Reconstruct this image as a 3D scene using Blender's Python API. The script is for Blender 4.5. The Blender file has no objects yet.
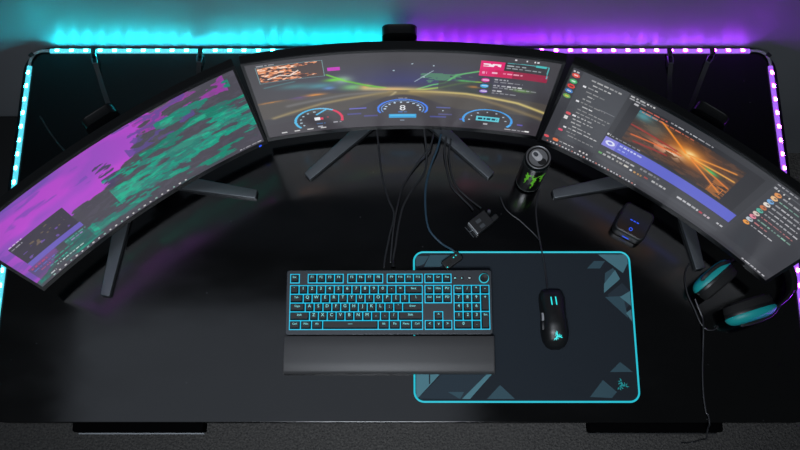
import bpy, bmesh, math, random
import numpy as np
from mathutils import Vector, Matrix
random.seed(7)
rng = np.random.default_rng(11)
PI = math.pi
S = bpy.context.scene
C = S.collection
S.view_settings.view_transform = 'Standard'
S.view_settings.look = 'None'
S.view_settings.exposure = 0.0
S.view_settings.gamma = 1.0
S.view_settings.use_curve_mapping = False

# ------------------------------------------------------------------ helpers
def lin(r, g, b):
    def f(c):
        c /= 255.0
        return c / 12.92 if c <= 0.04045 else ((c + 0.055) / 1.055) ** 2.4
    return (f(r), f(g), f(b))

def mat(name, rgb, rough=0.5, metal=0.0, emit=None, estr=1.0, coat=0.0, spec=0.5, noise=None, bump=None):
    """rgb is sRGB 0..255; noise=(scale, amount) varies base colour; bump=(scale, strength)"""
    m = bpy.data.materials.new(name)
    m.use_nodes = True
    nt = m.node_tree
    p = nt.nodes['Principled BSDF']
    c = lin(*rgb)
    p.inputs['Base Color'].default_value = (*c, 1)
    p.inputs['Roughness'].default_value = rough
    p.inputs['Metallic'].default_value = metal
    p.inputs['Specular IOR Level'].default_value = spec
    p.inputs['Coat Weight'].default_value = coat
    if emit:
        p.inputs['Emission Color'].default_value = (*emit, 1)
        p.inputs['Emission Strength'].default_value = estr
    if noise or bump:
        tc = nt.nodes.new('ShaderNodeTexCoord')
    if noise:
        n = nt.nodes.new('ShaderNodeTexNoise')
        n.inputs['Scale'].default_value = noise[0]
        n.inputs['Detail'].default_value = 4
        nt.links.new(tc.outputs['Object'], n.inputs['Vector'])
        r = nt.nodes.new('ShaderNodeValToRGB')
        a = noise[1]
        r.color_ramp.elements[0].position = 0.3
        r.color_ramp.elements[1].position = 0.7
        r.color_ramp.elements[0].color = (*[v * (1 - a) for v in c], 1)
        r.color_ramp.elements[1].color = (*[v * (1 + a) for v in c], 1)
        nt.links.new(n.outputs['Fac'], r.inputs['Fac'])
        nt.links.new(r.outputs['Color'], p.inputs['Base Color'])
    if bump:
        n2 = nt.nodes.new('ShaderNodeTexNoise')
        n2.inputs['Scale'].default_value = bump[0]
        n2.inputs['Detail'].default_value = 3
        nt.links.new(tc.outputs['Object'], n2.inputs['Vector'])
        b = nt.nodes.new('ShaderNodeBump')
        b.inputs['Strength'].default_value = bump[1]
        b.inputs['Distance'].default_value = 0.002
        nt.links.new(n2.outputs['Fac'], b.inputs['Height'])
        nt.links.new(b.outputs['Normal'], p.inputs['Normal'])
    return m

def rrect(w, d, r, n=6, cx=0, cy=0, rot=0):
    pts = []
    for sx, sy, a0 in ((1, 1, 0), (-1, 1, PI / 2), (-1, -1, PI), (1, -1, 1.5 * PI)):
        for i in range(n + 1):
            a = a0 + PI / 2 * i / n
            pts.append((sx * (w / 2 - r) + r * math.cos(a), sy * (d / 2 - r) + r * math.sin(a)))
    c, s = math.cos(rot), math.sin(rot)
    return [(cx + x * c - y * s, cy + x * s + y * c) for x, y in pts]

def circle(r, n=32, cx=0, cy=0):
    return [(cx + r * math.cos(2 * PI * i / n), cy + r * math.sin(2 * PI * i / n)) for i in range(n)]

class MB:
    def __init__(s):
        s.v = []; s.f = []; s.m = []
    def add(s, vs, fs, mi=0, M=None):
        o = len(s.v)
        for p in vs:
            s.v.append(tuple(M @ Vector(p)) if M else tuple(p))
        for f in fs:
            s.f.append([o + i for i in f]); s.m.append(mi)
        return s
    def rings(s, rings, mi=0, cap0=True, cap1=True, M=None, closed=True):
        n = len(rings[0]); vs = [p for r in rings for p in r]; fs = []
        for k in range(len(rings) - 1):
            for i in range(n if closed else n - 1):
                j = (i + 1) % n
                fs.append((k * n + i, k * n + j, (k + 1) * n + j, (k + 1) * n + i))
        if cap0: fs.append(tuple(reversed(range(n))))
        if cap1: fs.append(tuple((len(rings) - 1) * n + i for i in range(n)))
        return s.add(vs, fs, mi, M)
    def prism(s, out, z0, z1, bev=0.0, mi=0, M=None, botbev=0.0, steps=3):
        cx = sum(p[0] for p in out) / len(out); cy = sum(p[1] for p in out) / len(out)
        # inset along averaged normals
        n = len(out)
        def inset(d):
            r = []
            for i in range(n):
                a, b, c = Vector(out[i - 1]), Vector(out[i]), Vector(out[(i + 1) % n])
                e1 = (b - a); e2 = (c - b)
                if e1.length < 1e-9: e1 = e2
                if e2.length < 1e-9: e2 = e1
                e1.normalize(); e2.normalize()
                nn = Vector((-(e1.y + e2.y), e1.x + e2.x))
                if nn.length < 1e-9: nn = Vector((-e1.y, e1.x))
                nn.normalize()
                k = max(0.5, nn.dot(Vector((-e1.y, e1.x))))
                q = b + nn * (d / k)
                r.append((q.x, q.y))
            return r
        R = []
        if botbev:
            for k in range(steps):
                a = PI / 2 * k / steps
                R.append([(x, y, z0 + botbev * (1 - math.sin(a))) for x, y in inset(botbev * (1 - math.cos(a)))][:])
            R = []
            for k in range(steps + 1):
                a = PI / 2 * k / steps
                R.append([(x, y, z0 + botbev * (1 - math.cos(a))) for x, y in inset(botbev * (1 - math.sin(a)))])
        else:
            R.append([(x, y, z0) for x, y in out])
        if bev:
            for k in range(steps + 1):
                a = PI / 2 * k / steps
                R.append([(x, y, z1 - bev + bev * math.sin(a)) for x, y in inset(bev * (1 - math.cos(a)))])
        else:
            R.append([(x, y, z1) for x, y in out])
        return s.rings(R, mi, M=M)
    def box(s, x0, x1, y0, y1, z0, z1, mi=0, M=None, r=0.0, bev=0.0):
        if r or bev:
            return s.prism(rrect(x1 - x0, y1 - y0, max(r, 1e-4), 4, (x0 + x1) / 2, (y0 + y1) / 2), z0, z1, bev, mi, M)
        v = [(x, y, z) for z in (z0, z1) for x, y in ((x0, y0), (x1, y0), (x1, y1), (x0, y1))]
        return s.add(v, [(3, 2, 1, 0), (4, 5, 6, 7), (0, 1, 5, 4), (1, 2, 6, 5), (2, 3, 7, 6), (3, 0, 4, 7)], mi, M)
    def poly(s, pts, z, mi=0, M=None):
        return s.add([(x, y, z) for x, y in pts], [tuple(range(len(pts)))], mi, M)
    def tube(s, pts, r, n=8, mi=0, flat=1.0, smooth=6, M=None):
        P = catmull(pts, smooth) if smooth else [Vector(p) for p in pts]
        rings = []; up = None
        for i, p in enumerate(P):
            t = (P[min(i + 1, len(P) - 1)] - P[max(i - 1, 0)]).normalized()
            if up is None:
                up = Vector((0, 0, 1)) if abs(t.z) < 0.9 else Vector((0, 1, 0))
            sd = t.cross(up).normalized(); up = sd.cross(t).normalized()
            rr = r[i * (len(r) - 1) // max(1, len(P) - 1)] if isinstance(r, (list, tuple)) else r
            rings.append([tuple(p + sd * math.cos(2 * PI * k / n) * rr + up * math.sin(2 * PI * k / n) * rr * flat) for k in range(n)])
        return s.rings(rings, mi, M=M)
    def lathe(s, prof, n=48, mi=0, M=None, cap0=True, cap1=True):
        return s.rings([[(r * math.cos(2 * PI * k / n), r * math.sin(2 * PI * k / n), z) for k in range(n)] for r, z in prof], mi, cap0, cap1, M)
    def stroke(s, pts, w, z, mi=0, M=None):
        """flat ribbon polyline in xy, w may be list of widths"""
        n = len(pts); L = []; Rr = []
        for i in range(n):
            a = Vector(pts[max(0, i - 1)]); b = Vector(pts[min(n - 1, i + 1)])
            t = (b - a).normalized(); nn = Vector((-t.y, t.x))
            ww = w[i] if isinstance(w, (list, tuple)) else w
            p = Vector(pts[i]); L.append(p + nn * ww / 2); Rr.append(p - nn * ww / 2)
        vs = [(p.x, p.y, z) for p in L] + [(p.x, p.y, z) for p in Rr]
        fs = [(n + i, n + i + 1, i + 1, i) for i in range(n - 1)]
        return s.add(vs, fs, mi, M)
    def build(s, name, mats, parent=None, smooth=True, ang=40):
        me = bpy.data.meshes.new(name)
        me.from_pydata(s.v, [], s.f)
        if not isinstance(mats, (list, tuple)): mats = [mats]
        for m in mats: me.materials.append(m)
        if len(mats) > 1:
            me.polygons.foreach_set('material_index', s.m)
        if smooth:
            me.polygons.foreach_set('use_smooth', [len(f) < 7 for f in s.f])
            me.set_sharp_from_angle(angle=math.radians(ang))
            me.polygons.foreach_set('use_smooth', [len(f) < 7 for f in s.f])
        me.update()
        o = bpy.data.objects.new(name, me)
        C.objects.link(o)
        if parent: o.parent = parent
        return o

def catmull(pts, k):
    P = [Vector(p) for p in pts]
    if len(P) < 3 or k < 2: return P
    out = []
    Q = [2 * P[0] - P[1]] + P + [2 * P[-1] - P[-2]]
    for i in range(1, len(Q) - 2):
        a, b, c, d = Q[i - 1:i + 3]
        for j in range(k):
            t = j / k
            out.append(0.5 * ((2 * b) + (c - a) * t + (2 * a - 5 * b + 4 * c - d) * t * t + (3 * b - a - 3 * c + d) * t ** 3))
    out.append(P[-1])
    return out

def empty(name, loc=(0, 0, 0), rz=0):
    o = bpy.data.objects.new(name, None)
    o.empty_display_size = 0.05
    o.location = loc; o.rotation_euler = (0, 0, rz)
    C.objects.link(o)
    return o

def tag(o, label=None, cat=None, group=None, kind=None):
    if label: o['label'] = label
    if cat: o['category'] = cat
    if group: o['group'] = group
    if kind: o['kind'] = kind
    return o

def text_mesh(txt, size, name='legend'):
    cu = bpy.data.curves.new('tmp_text', 'FONT')
    cu.body = txt; cu.size = size; cu.align_x = 'CENTER'; cu.align_y = 'CENTER'
    cu.resolution_u = 2
    ob = bpy.data.objects.new('tmp_text', cu); C.objects.link(ob)
    dg = bpy.context.evaluated_depsgraph_get()
    me = bpy.data.meshes.new_from_object(ob.evaluated_get(dg))
    bpy.data.objects.remove(ob); bpy.data.curves.remove(cu)
    me.name = name
    return me

# camera: tilt from straight down, height over the desk top (desk top is z = 0)
FPX, TILT, CAMH = 878.04, 0.28369, 1.893
def at(px, py, z=0.0):
    """point of the place at height z seen at frame position (px, py)"""
    u = (px - 400) / FPX; v = (py - 225) / FPX
    d = (u, math.sin(TILT) - v * math.cos(TILT), -math.cos(TILT) - v * math.sin(TILT))
    k = (z - CAMH) / d[2]
    return (d[0] * k, d[1] * k, z)

cam = bpy.data.cameras.new('camera')
cam.sensor_width = 36.0
cam.lens = FPX / 800 * 36
cam.clip_start = 0.05
camo = bpy.data.objects.new('camera', cam)
camo.location = (0, 0, CAMH); camo.rotation_euler = (TILT, 0, 0)
C.objects.link(camo); S.camera = camo

# ------------------------------------------------------------------ materials
M = {}
M['plastic'] = mat('black_plastic', (22, 23, 25), 0.42)
M['housing'] = mat('monitor_housing', (8, 9, 10), 0.5, spec=0.3)
M['stand'] = mat('stand_metal', (92, 96, 100), 0.4, 0.75)
M['cable'] = mat('cable_rubber', (36, 37, 40), 0.38)
M['rubber'] = mat('dark_rubber', (15, 15, 16), 0.75)
M['keycap'] = mat('keycap', (15, 18, 21), 0.5)
M['kbplate'] = mat('keyboard_top_plate', (62, 65, 69), 0.42, 0.6, bump=(900, 0.03))
M['rest'] = mat('leatherette', (57, 57, 58), 0.5, bump=(500, 0.15))
M['matcloth'] = mat('mat_cloth', (33, 40, 47), 0.85, spec=0.2, bump=(1500, 0.1))
M['print1'] = mat('mat_print_teal', (84, 128, 138), 0.8, spec=0.2)
M['print2'] = mat('mat_print_slate', (58, 84, 94), 0.8, spec=0.2)
M['print3'] = mat('mat_print_dark', (44, 56, 65), 0.8, spec=0.2)
CY = (0.03, 0.72, 0.95)
M['glow'] = mat('cyan_edge_light', (10, 40, 45), 0.5, emit=(0.015, 0.50, 0.62), estr=1.0)
M['backlight'] = mat('key_backlight', (5, 20, 25), 0.5, emit=(0.01, 0.44, 0.66), estr=1.25)
M['legend'] = mat('lit_legend', (20, 60, 60), 0.5, emit=(0.26, 0.85, 0.90), estr=1.0)
M['logo_glow'] = mat('lit_emblem', (10, 40, 45), 0.5, emit=(0.03, 0.85, 0.85), estr=1.0)
M['white_led'] = mat('small_white_light', (60, 60, 60), 0.5, emit=(0.6, 0.7, 0.75), estr=1.0)
M['blue_led'] = mat('small_blue_light', (5, 10, 40), 0.5, emit=(0.02, 0.10, 1.0), estr=1.0)
M['silver'] = mat('brushed_silver', (190, 192, 195), 0.35, 0.6)
M['can_top'] = mat('can_aluminium', (128, 129, 131), 0.42, 0.7)
M['can_body'] = mat('can_black_paint', (10, 12, 12), 0.3, 0.3, coat=0.3)
M['green'] = mat('claw_green', (140, 250, 62), 0.4)
M['can_print'] = mat('can_pale_print', (120, 130, 125), 0.4)
M['hole'] = mat('dark_opening', (6, 6, 6), 0.7)
M['teal'] = mat('teal_plastic', (22, 165, 165), 0.45)
M['cushion'] = mat('ear_cushion', (16, 16, 17), 0.8)
M['mouse'] = mat('mouse_shell', (20, 21, 22), 0.38)
M['strap'] = mat('strap_webbing', (30, 31, 34), 0.7)
M['tray'] = mat('tray_black', (3, 3, 4), 0.7, spec=0.02)
M['led_cy'] = mat('cyan_diffuser', (120, 160, 165), 0.5, emit=(0.07, 0.66, 0.82), estr=1.0)
M['dio_cy'] = mat('cyan_diode', (200, 230, 230), 0.5, emit=(0.012, 0.90, 1.05), estr=250.0)
M['led_pu'] = mat('purple_diffuser', (150, 130, 170), 0.5, emit=(0.34, 0.09, 0.86), estr=1.0)
M['dio_pu'] = mat('purple_diode', (230, 210, 240), 0.5, emit=(0.36, 0.012, 1.0), estr=180.0)
for k, e in (('led_cy', 1.0), ('led_pu', 1.0)):
    M[k].node_tree.nodes['Principled BSDF'].inputs['Emission Strength'].default_value = e
M['beam_cy'] = mat('cyan_beam', (200, 230, 230), 0.5, emit=(0.01, 0.80, 1.0), estr=270.0)
M['beam_pu'] = mat('purple_beam', (230, 210, 240), 0.5, emit=(0.42, 0.085, 1.0), estr=180.0)
M['clear'] = mat('clear_connector', (140, 145, 150), 0.35)
M['cabinet'] = mat('cabinet_black', (12, 13, 15), 0.6)

def desk_material():
    m = mat('glossy_black_desktop', (16, 17, 19), 0.2, spec=0.7)
    nt = m.node_tree; p = nt.nodes['Principled BSDF']
    tc = nt.nodes.new('ShaderNodeTexCoord')
    mp = nt.nodes.new('ShaderNodeMapping'); mp.inputs['Scale'].default_value = (1, 2.2, 1)
    mp.inputs['Rotation'].default_value = (0, 0, 0.4)
    nt.links.new(tc.outputs['Object'], mp.inputs['Vector'])
    n = nt.nodes.new('ShaderNodeTexNoise'); n.inputs['Scale'].default_value = 5; n.inputs['Detail'].default_value = 7
    nt.links.new(mp.outputs['Vector'], n.inputs['Vector'])
    r = nt.nodes.new('ShaderNodeMapRange')
    r.inputs['From Min'].default_value = 0.35; r.inputs['From Max'].default_value = 0.75
    r.inputs['To Min'].default_value = 0.09; r.inputs['To Max'].default_value = 0.20
    nt.links.new(n.outputs['Fac'], r.inputs['Value'])
    nt.links.new(r.outputs['Result'], p.inputs['Roughness'])
    # dust specks
    v = nt.nodes.new('ShaderNodeTexVoronoi'); v.inputs['Scale'].default_value = 22
    nt.links.new(tc.outputs['Object'], v.inputs['Vector'])
    k = nt.nodes.new('ShaderNodeMath'); k.operation = 'LESS_THAN'; k.inputs[1].default_value = 0.035
    nt.links.new(v.outputs['Distance'], k.inputs[0])
    mx = nt.nodes.new('ShaderNodeMix'); mx.data_type = 'RGBA'
    mx.inputs[6].default_value = (*lin(2, 2, 3), 1); mx.inputs[7].default_value = (*lin(40, 41, 43), 1)
    nt.links.new(k.outputs[0], mx.inputs[0]); nt.links.new(mx.outputs[2], p.inputs['Base Color'])
    return m
M['desk'] = desk_material()

def carpet_material():
    m = mat('grey_carpet', (60, 60, 61), 0.95, spec=0.1)
    nt = m.node_tree; p = nt.nodes['Principled BSDF']
    tc = nt.nodes.new('ShaderNodeTexCoord')
    n = nt.nodes.new('ShaderNodeTexNoise'); n.inputs['Scale'].default_value = 170; n.inputs['Detail'].default_value = 5
    n2 = nt.nodes.new('ShaderNodeTexVoronoi'); n2.inputs['Scale'].default_value = 160
    nt.links.new(tc.outputs['Object'], n.inputs['Vector']); nt.links.new(tc.outputs['Object'], n2.inputs['Vector'])
    r = nt.nodes.new('ShaderNodeValToRGB')
    r.color_ramp.elements[0].position = 0.2; r.color_ramp.elements[1].position = 0.8
    r.color_ramp.elements[0].color = (*lin(58, 58, 60), 1); r.color_ramp.elements[1].color = (*lin(116, 114, 111), 1)
    nt.links.new(n.outputs['Fac'], r.inputs['Fac']); nt.links.new(r.outputs['Color'], p.inputs['Base Color'])
    b = nt.nodes.new('ShaderNodeBump'); b.inputs['Strength'].default_value = 0.8; b.inputs['Distance'].default_value = 0.006
    nt.links.new(n2.outputs['Distance'], b.inputs['Height']); nt.links.new(b.outputs['Normal'], p.inputs['Normal'])
    return m
M['carpet'] = carpet_material()
M['wall'] = mat('painted_wall', (126, 130, 135), 0.55, spec=0.4, noise=(3, 0.04), bump=(220, 0.06))

# ------------------------------------------------------------------ setting
DX, DY0, DY1, DT, FLOOR = 0.892, 0.1180, 0.9925, 0.028, -0.73
WALLY = 1.004
tag(MB().box(-3, 3, -1.6, WALLY, FLOOR - 0.1, FLOOR).build('floor', M['carpet'], smooth=False), kind='structure')
tag(MB().box(-3, 3, WALLY, WALLY + 0.1, FLOOR - 0.1, 1.9).build('wall_back', M['wall'], smooth=False), kind='structure')

# desk
desk = tag(empty('desk', (0, 0, FLOOR)), 'wide glossy black computer desk with rounded corners', 'desk')
def part(mb, name, m, parent, dz=0, **k):
    o = mb.build(name, m, parent, **k); o.location.z += dz
    return o
part(MB().prism(rrect(2 * DX, DY1 - DY0, 0.06, 10, 0, (DY0 + DY1) / 2), -DT, 0, 0.002, botbev=0.002), 'desktop', M['desk'], desk, -FLOOR)
for sx in (-1, 1):
    lg = MB().box(sx * 0.62 - 0.035, sx * 0.62 + 0.035, 0.5, 0.6, 0.03, -FLOOR - DT, r=0.008)
    part(lg, 'leg', M['tray'], desk)
    part(MB().box(sx * 0.62 - 0.04, sx * 0.62 + 0.04, 0.26, 0.92, 0, 0.03, r=0.012, bev=0.004), 'foot', M['tray'], desk)
    # shallow drawer hung below the front edge
    x0, x1 = (-0.700, -0.420) if sx < 0 else (0.405, 0.690)
    d = MB().box(x0, x1, DY0 - 0.0180, 0.45, -0.066, -DT, r=0.006, bev=0.002)
    dr = part(d, 'drawer', M['tray'], desk, -FLOOR)
    MB().box(x0 + 0.004, x1 - 0.004, DY0 - 0.0208, DY0 - 0.0178, -0.064, -0.060).build('edge_strip', M['clear'] if sx < 0 else M['plastic'], dr, smooth=False)  # left strip is pale to imitate a glint along the drawer edge

# low cabinet beyond the left end of the desk
cb = tag(empty('cabinet', (-1.34, 0.89, FLOOR)), 'low black cabinet against the wall beyond the left end of the desk', 'cabinet')
MB().box(-0.30, 0.30, -0.22, 0.112, 0.0, 0.30, r=0.008, bev=0.004).build('body', M['cabinet'], cb)
for sx in (-1, 1):
    dd = MB().box(sx * 0.147 - 0.143, sx * 0.147 + 0.143, -0.236, -0.2195, 0.02, 0.285, r=0.003).build('door', M['cabinet'], cb)
    MB().box(sx * 0.03 - 0.005, sx * 0.03 + 0.005, -0.246, -0.2358, 0.12, 0.2, r=0.002).build('handle', M['stand'], dd)

# ------------------------------------------------------------------ LED strips
def led_strip(p0, p1, color, label, out=1):
    p0 = Vector(p0); p1 = Vector(p1); L = (p1 - p0).length
    ang = math.atan2(p1.y - p0.y, p1.x - p0.x)
    root = tag(empty('led_light_strip', p0, ang), label, 'light strip', 'light strips along the desk edges')
    MB().box(0, L, -0.0058, 0.0058, 0.0003, 0.0022).build('backing_tape', M['clear'], root, smooth=False)
    prof = [(-0.0055, 0.0022), (-0.0055, 0.0045), (-0.0035, 0.0065), (0.0035, 0.0065), (0.0055, 0.0045), (0.0055, 0.0022)]
    MB().rings([[(x, y, z) for y, z in prof] for x in (0, L)]).build('diffuser', M['led_' + color], root, smooth=False)
    k = int(L / 0.0335)
    me = None
    for i in range(k):
        x = (i + 0.5) * L / k
        if me is None:
            b = MB().prism(rrect(0.0105, 0.0058, 0.0025, 3), 0, 0.0010, 0.0004)
            yb = 0.0057 * out
            b.add([(-0.0045, yb, -0.0038), (0.0045, yb, -0.0038), (0.0045, yb, -0.0018), (-0.0045, yb, -0.0018)], [(0, 1, 2, 3)], 1)
            o = b.build('diode', [M['dio_' + color], M['beam_' + color]], root)
            me = o.data
        else:
            o = bpy.data.objects.new('diode', me); C.objects.link(o); o.parent = root
        o.location = (x, 0, 0.0062)
    return root
YS = 0.982; XS = 0.8765
sl = led_strip((-0.832, YS, 0), (-0.012, YS, 0), 'cy', 'cyan light strip along the back edge of the desk, left half')
sr = led_strip((0.012, YS, 0), (0.832, YS, 0), 'pu', 'purple light strip along the back edge of the desk, right half')
ll = led_strip((-XS, 0.942, 0), (-XS, 0.19, 0), 'cy', 'cyan light strip running down the left side edge of the desk', -1)
lr = led_strip((XS, 0.19, 0), (XS, 0.942, 0), 'pu', 'purple light strip running down the right side edge of the desk', -1)
for root, sx in ((ll, -1), (lr, 1)):
    cpts = [(sx * XS, 0.9425, 0.005), (sx * (XS - 0.001), 0.957, 0.005), (sx * (XS - 0.008), 0.972, 0.006), (sx * (XS - 0.024), 0.981, 0.005), (sx * 0.8335, YS, 0.005)]
    inv = Matrix.Rotation(-root.rotation_euler.z, 4, 'Z') @ Matrix.Translation(-root.location)
    MB().tube(cpts, 0.0036, 8, M=inv).build('corner_connector', M['clear'], root)
    MB().box(-0.006, 0.006, -0.005, 0.005, 0.0, 0.010, r=0.002, bev=0.001, M=inv @ Matrix.Translation((sx * (XS - 0.003), 0.969, 0.0005)) @ Matrix.Rotation(-sx * 0.8, 4, 'Z')).build('corner_clip', M['plastic'], root)

# straps hooked over the back edge
def strap(pxs, label):
    pts = [at(x, y, 0.012) for x, y in pxs]
    base = Vector((pts[0][0], YS, 0))
    root = tag(empty('cable_strap', base), label, 'strap', 'straps hooked over the back edge of the desk')
    loc = lambda p: tuple(Vector(p) - base)
    MB().box(-0.006, 0.006, -0.010, 0.0052, 0.0085, 0.0115, r=0.002, bev=0.001).box(-0.006, 0.006, -0.012, -0.0085, 0.0002, 0.0105, bev=0.0005).build('clip', M['plastic'], root)
    d = (Vector(pts[1]) - Vector(pts[0])).normalized()
    q = Vector(loc(pts[1])); q0 = Vector((0, -0.010, 0.010))
    b = MB()
    for s in (-1, 1):
        sd = Vector((-d.y, d.x, 0)) * 0.006 * s
        b.tube([q0 + sd * 0.6, (q0 + q) / 2 + sd, q + sd * 0.8], 0.0014, 6)
    b.tube([q + Vector((-d.y, d.x, 0)) * 0.006, q - Vector((-d.y, d.x, 0)) * 0.006], 0.0016, 6, smooth=0)
    b.build('buckle', M['stand'], root)
    b = MB(); P = catmull([loc(p) for p in pts[1:]], 6)
    rings = []
    for i, p in enumerate(P):
        t = (P[min(i + 1, len(P) - 1)] - P[max(0, i - 1)]).normalized(); sd = Vector((-t.y, t.x, 0)).normalized() * 0.0055
        z = 0.010 * max(0, 1 - i / 4) + 0.0016
        a = Vector((p.x, p.y, z))
        rings.append([tuple(a + sd), tuple(a - sd), tuple(a - sd - Vector((0, 0, .0014))), tuple(a + sd - Vector((0, 0, .0014)))])
    b.rings(rings).build('band', M['strap'], root)
    return root
strap([(93, 50), (95, 63), (100, 82), (107, 103), (116, 128)], 'black strap hooked over the cyan back strip, nearest the left corner')
strap([(200, 51), (199, 62), (197, 76), (194, 96)], 'black strap over the cyan back strip, half hidden behind the left monitor')
strap([(670, 51), (671, 63), (671, 80), (671, 104)], 'black strap over the purple back strip, hanging straight down')
strap([(713, 51), (708, 62), (699, 87), (688, 116)], 'black strap over the purple back strip, slanting, nearest the right corner')

# ------------------------------------------------------------------ pictures shown on the screens
NU, NV = 440, 248
UU, VV = np.meshgrid((np.arange(NU) + 0.5) / NU, (np.arange(NV) + 0.5) / NV)
def vnoise(su, sv, seed, octaves=1):
    r = np.random.default_rng(seed); out = np.zeros_like(UU); amp = 1; tot = 0
    for _ in range(octaves):
        g = r.random((int(sv) + 3, int(su) + 3))
        x = UU * su; y = VV * sv
        i = x.astype(int); j = y.astype(int); fx = x - i; fy = y - j
        fx = fx * fx * (3 - 2 * fx); fy = fy * fy * (3 - 2 * fy)
        out += amp * ((g[j, i] * (1 - fx) + g[j, i + 1] * fx) * (1 - fy) + (g[j + 1, i] * (1 - fx) + g[j + 1, i + 1] * fx) * fy)
        tot += amp; amp *= 0.55; su *= 2; sv *= 2
    return out / tot
class Pic:
    def __init__(s, rgb): s.a = np.ones((NV, NU, 3)) * np.array(rgb, float)
    def put(s, mask, rgb, al=1.0):
        m = np.clip(np.asarray(mask, float), 0, 1)[..., None] * al
        s.a = s.a * (1 - m) + np.array(rgb, float) * m
    def rect(s, u0, v0, u1, v1, rgb, al=1.0): s.put((UU >= u0) & (UU <= u1) & (VV >= v0) & (VV <= v1), rgb, al)
    def frame(s, u0, v0, u1, v1, rgb, al=1.0, t=0.003):
        s.rect(u0, v0, u1, v0 + t * 1.78, rgb, al); s.rect(u0, v1 - t * 1.78, u1, v1, rgb, al)
        s.rect(u0, v0, u0 + t, v1, rgb, al); s.rect(u1 - t, v0, u1, v1, rgb, al)
    def disc(s, u, v, r, rgb, al=1.0): s.put(np.hypot(UU - u, (VV - v) * 0.5625) < r, rgb, al)
    def line(s, pts, w, rgb, al=1.0, soft=0.0):
        D = np.full(UU.shape, 9.0)
        for (a, b), (c, d) in zip(pts[:-1], pts[1:]):
            ax, ay, bx, by = a, b * .5625, c, d * .5625; px, py = UU, VV * .5625
            L = (bx - ax) ** 2 + (by - ay) ** 2 + 1e-12
            t = np.clip(((px - ax) * (bx - ax) + (py - ay) * (by - ay)) / L, 0, 1)
            D = np.minimum(D, np.hypot(px - ax - t * (bx - ax), py - ay - t * (by - ay)))
        s.put(np.exp(-(D / soft) ** 2) if soft else (D < w / 2), rgb, al)
    def arc(s, u, v, ru, rv, a0, a1, w, rgb, al=1.0):
        x = (UU - u) / ru; y = -(VV - v) / rv
        ang = np.degrees(np.arctan2(y, x)) % 360; rr = np.hypot(x, y)
        lo, hi = a0 % 360, a1 % 360
        m = (ang >= lo) & (ang <= hi) if lo < hi else (ang >= lo) | (ang <= hi)
        s.put((abs(rr - 1) < w / ru / 2) & m, rgb, al)
    def glow(s, u, v, ru, rv, rgb, al=1.0): s.put(np.exp(-((UU - u) / ru) ** 2 - ((VV - v) / rv) ** 2), rgb, al)
    def words(s, u0, v, u1, rgb, h=0.012, seed=0, al=0.9):
        """an unreadable line of small type: a run of dashes"""
        r = np.random.default_rng(seed + int(v * 1000) + int(u0 * 977)); u = u0
        while u < u1:
            w = r.uniform(0.006, 0.022); s.rect(u, v, min(u + w, u1), v + h, rgb, al * r.uniform(0.6, 1)); u += w + 0.005
    def linear(s):
        c = np.clip(s.a, 0, 255) / 255
        return np.where(c <= 0.04045, c / 12.92, ((c + 0.055) / 1.055) ** 2.4)

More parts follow.
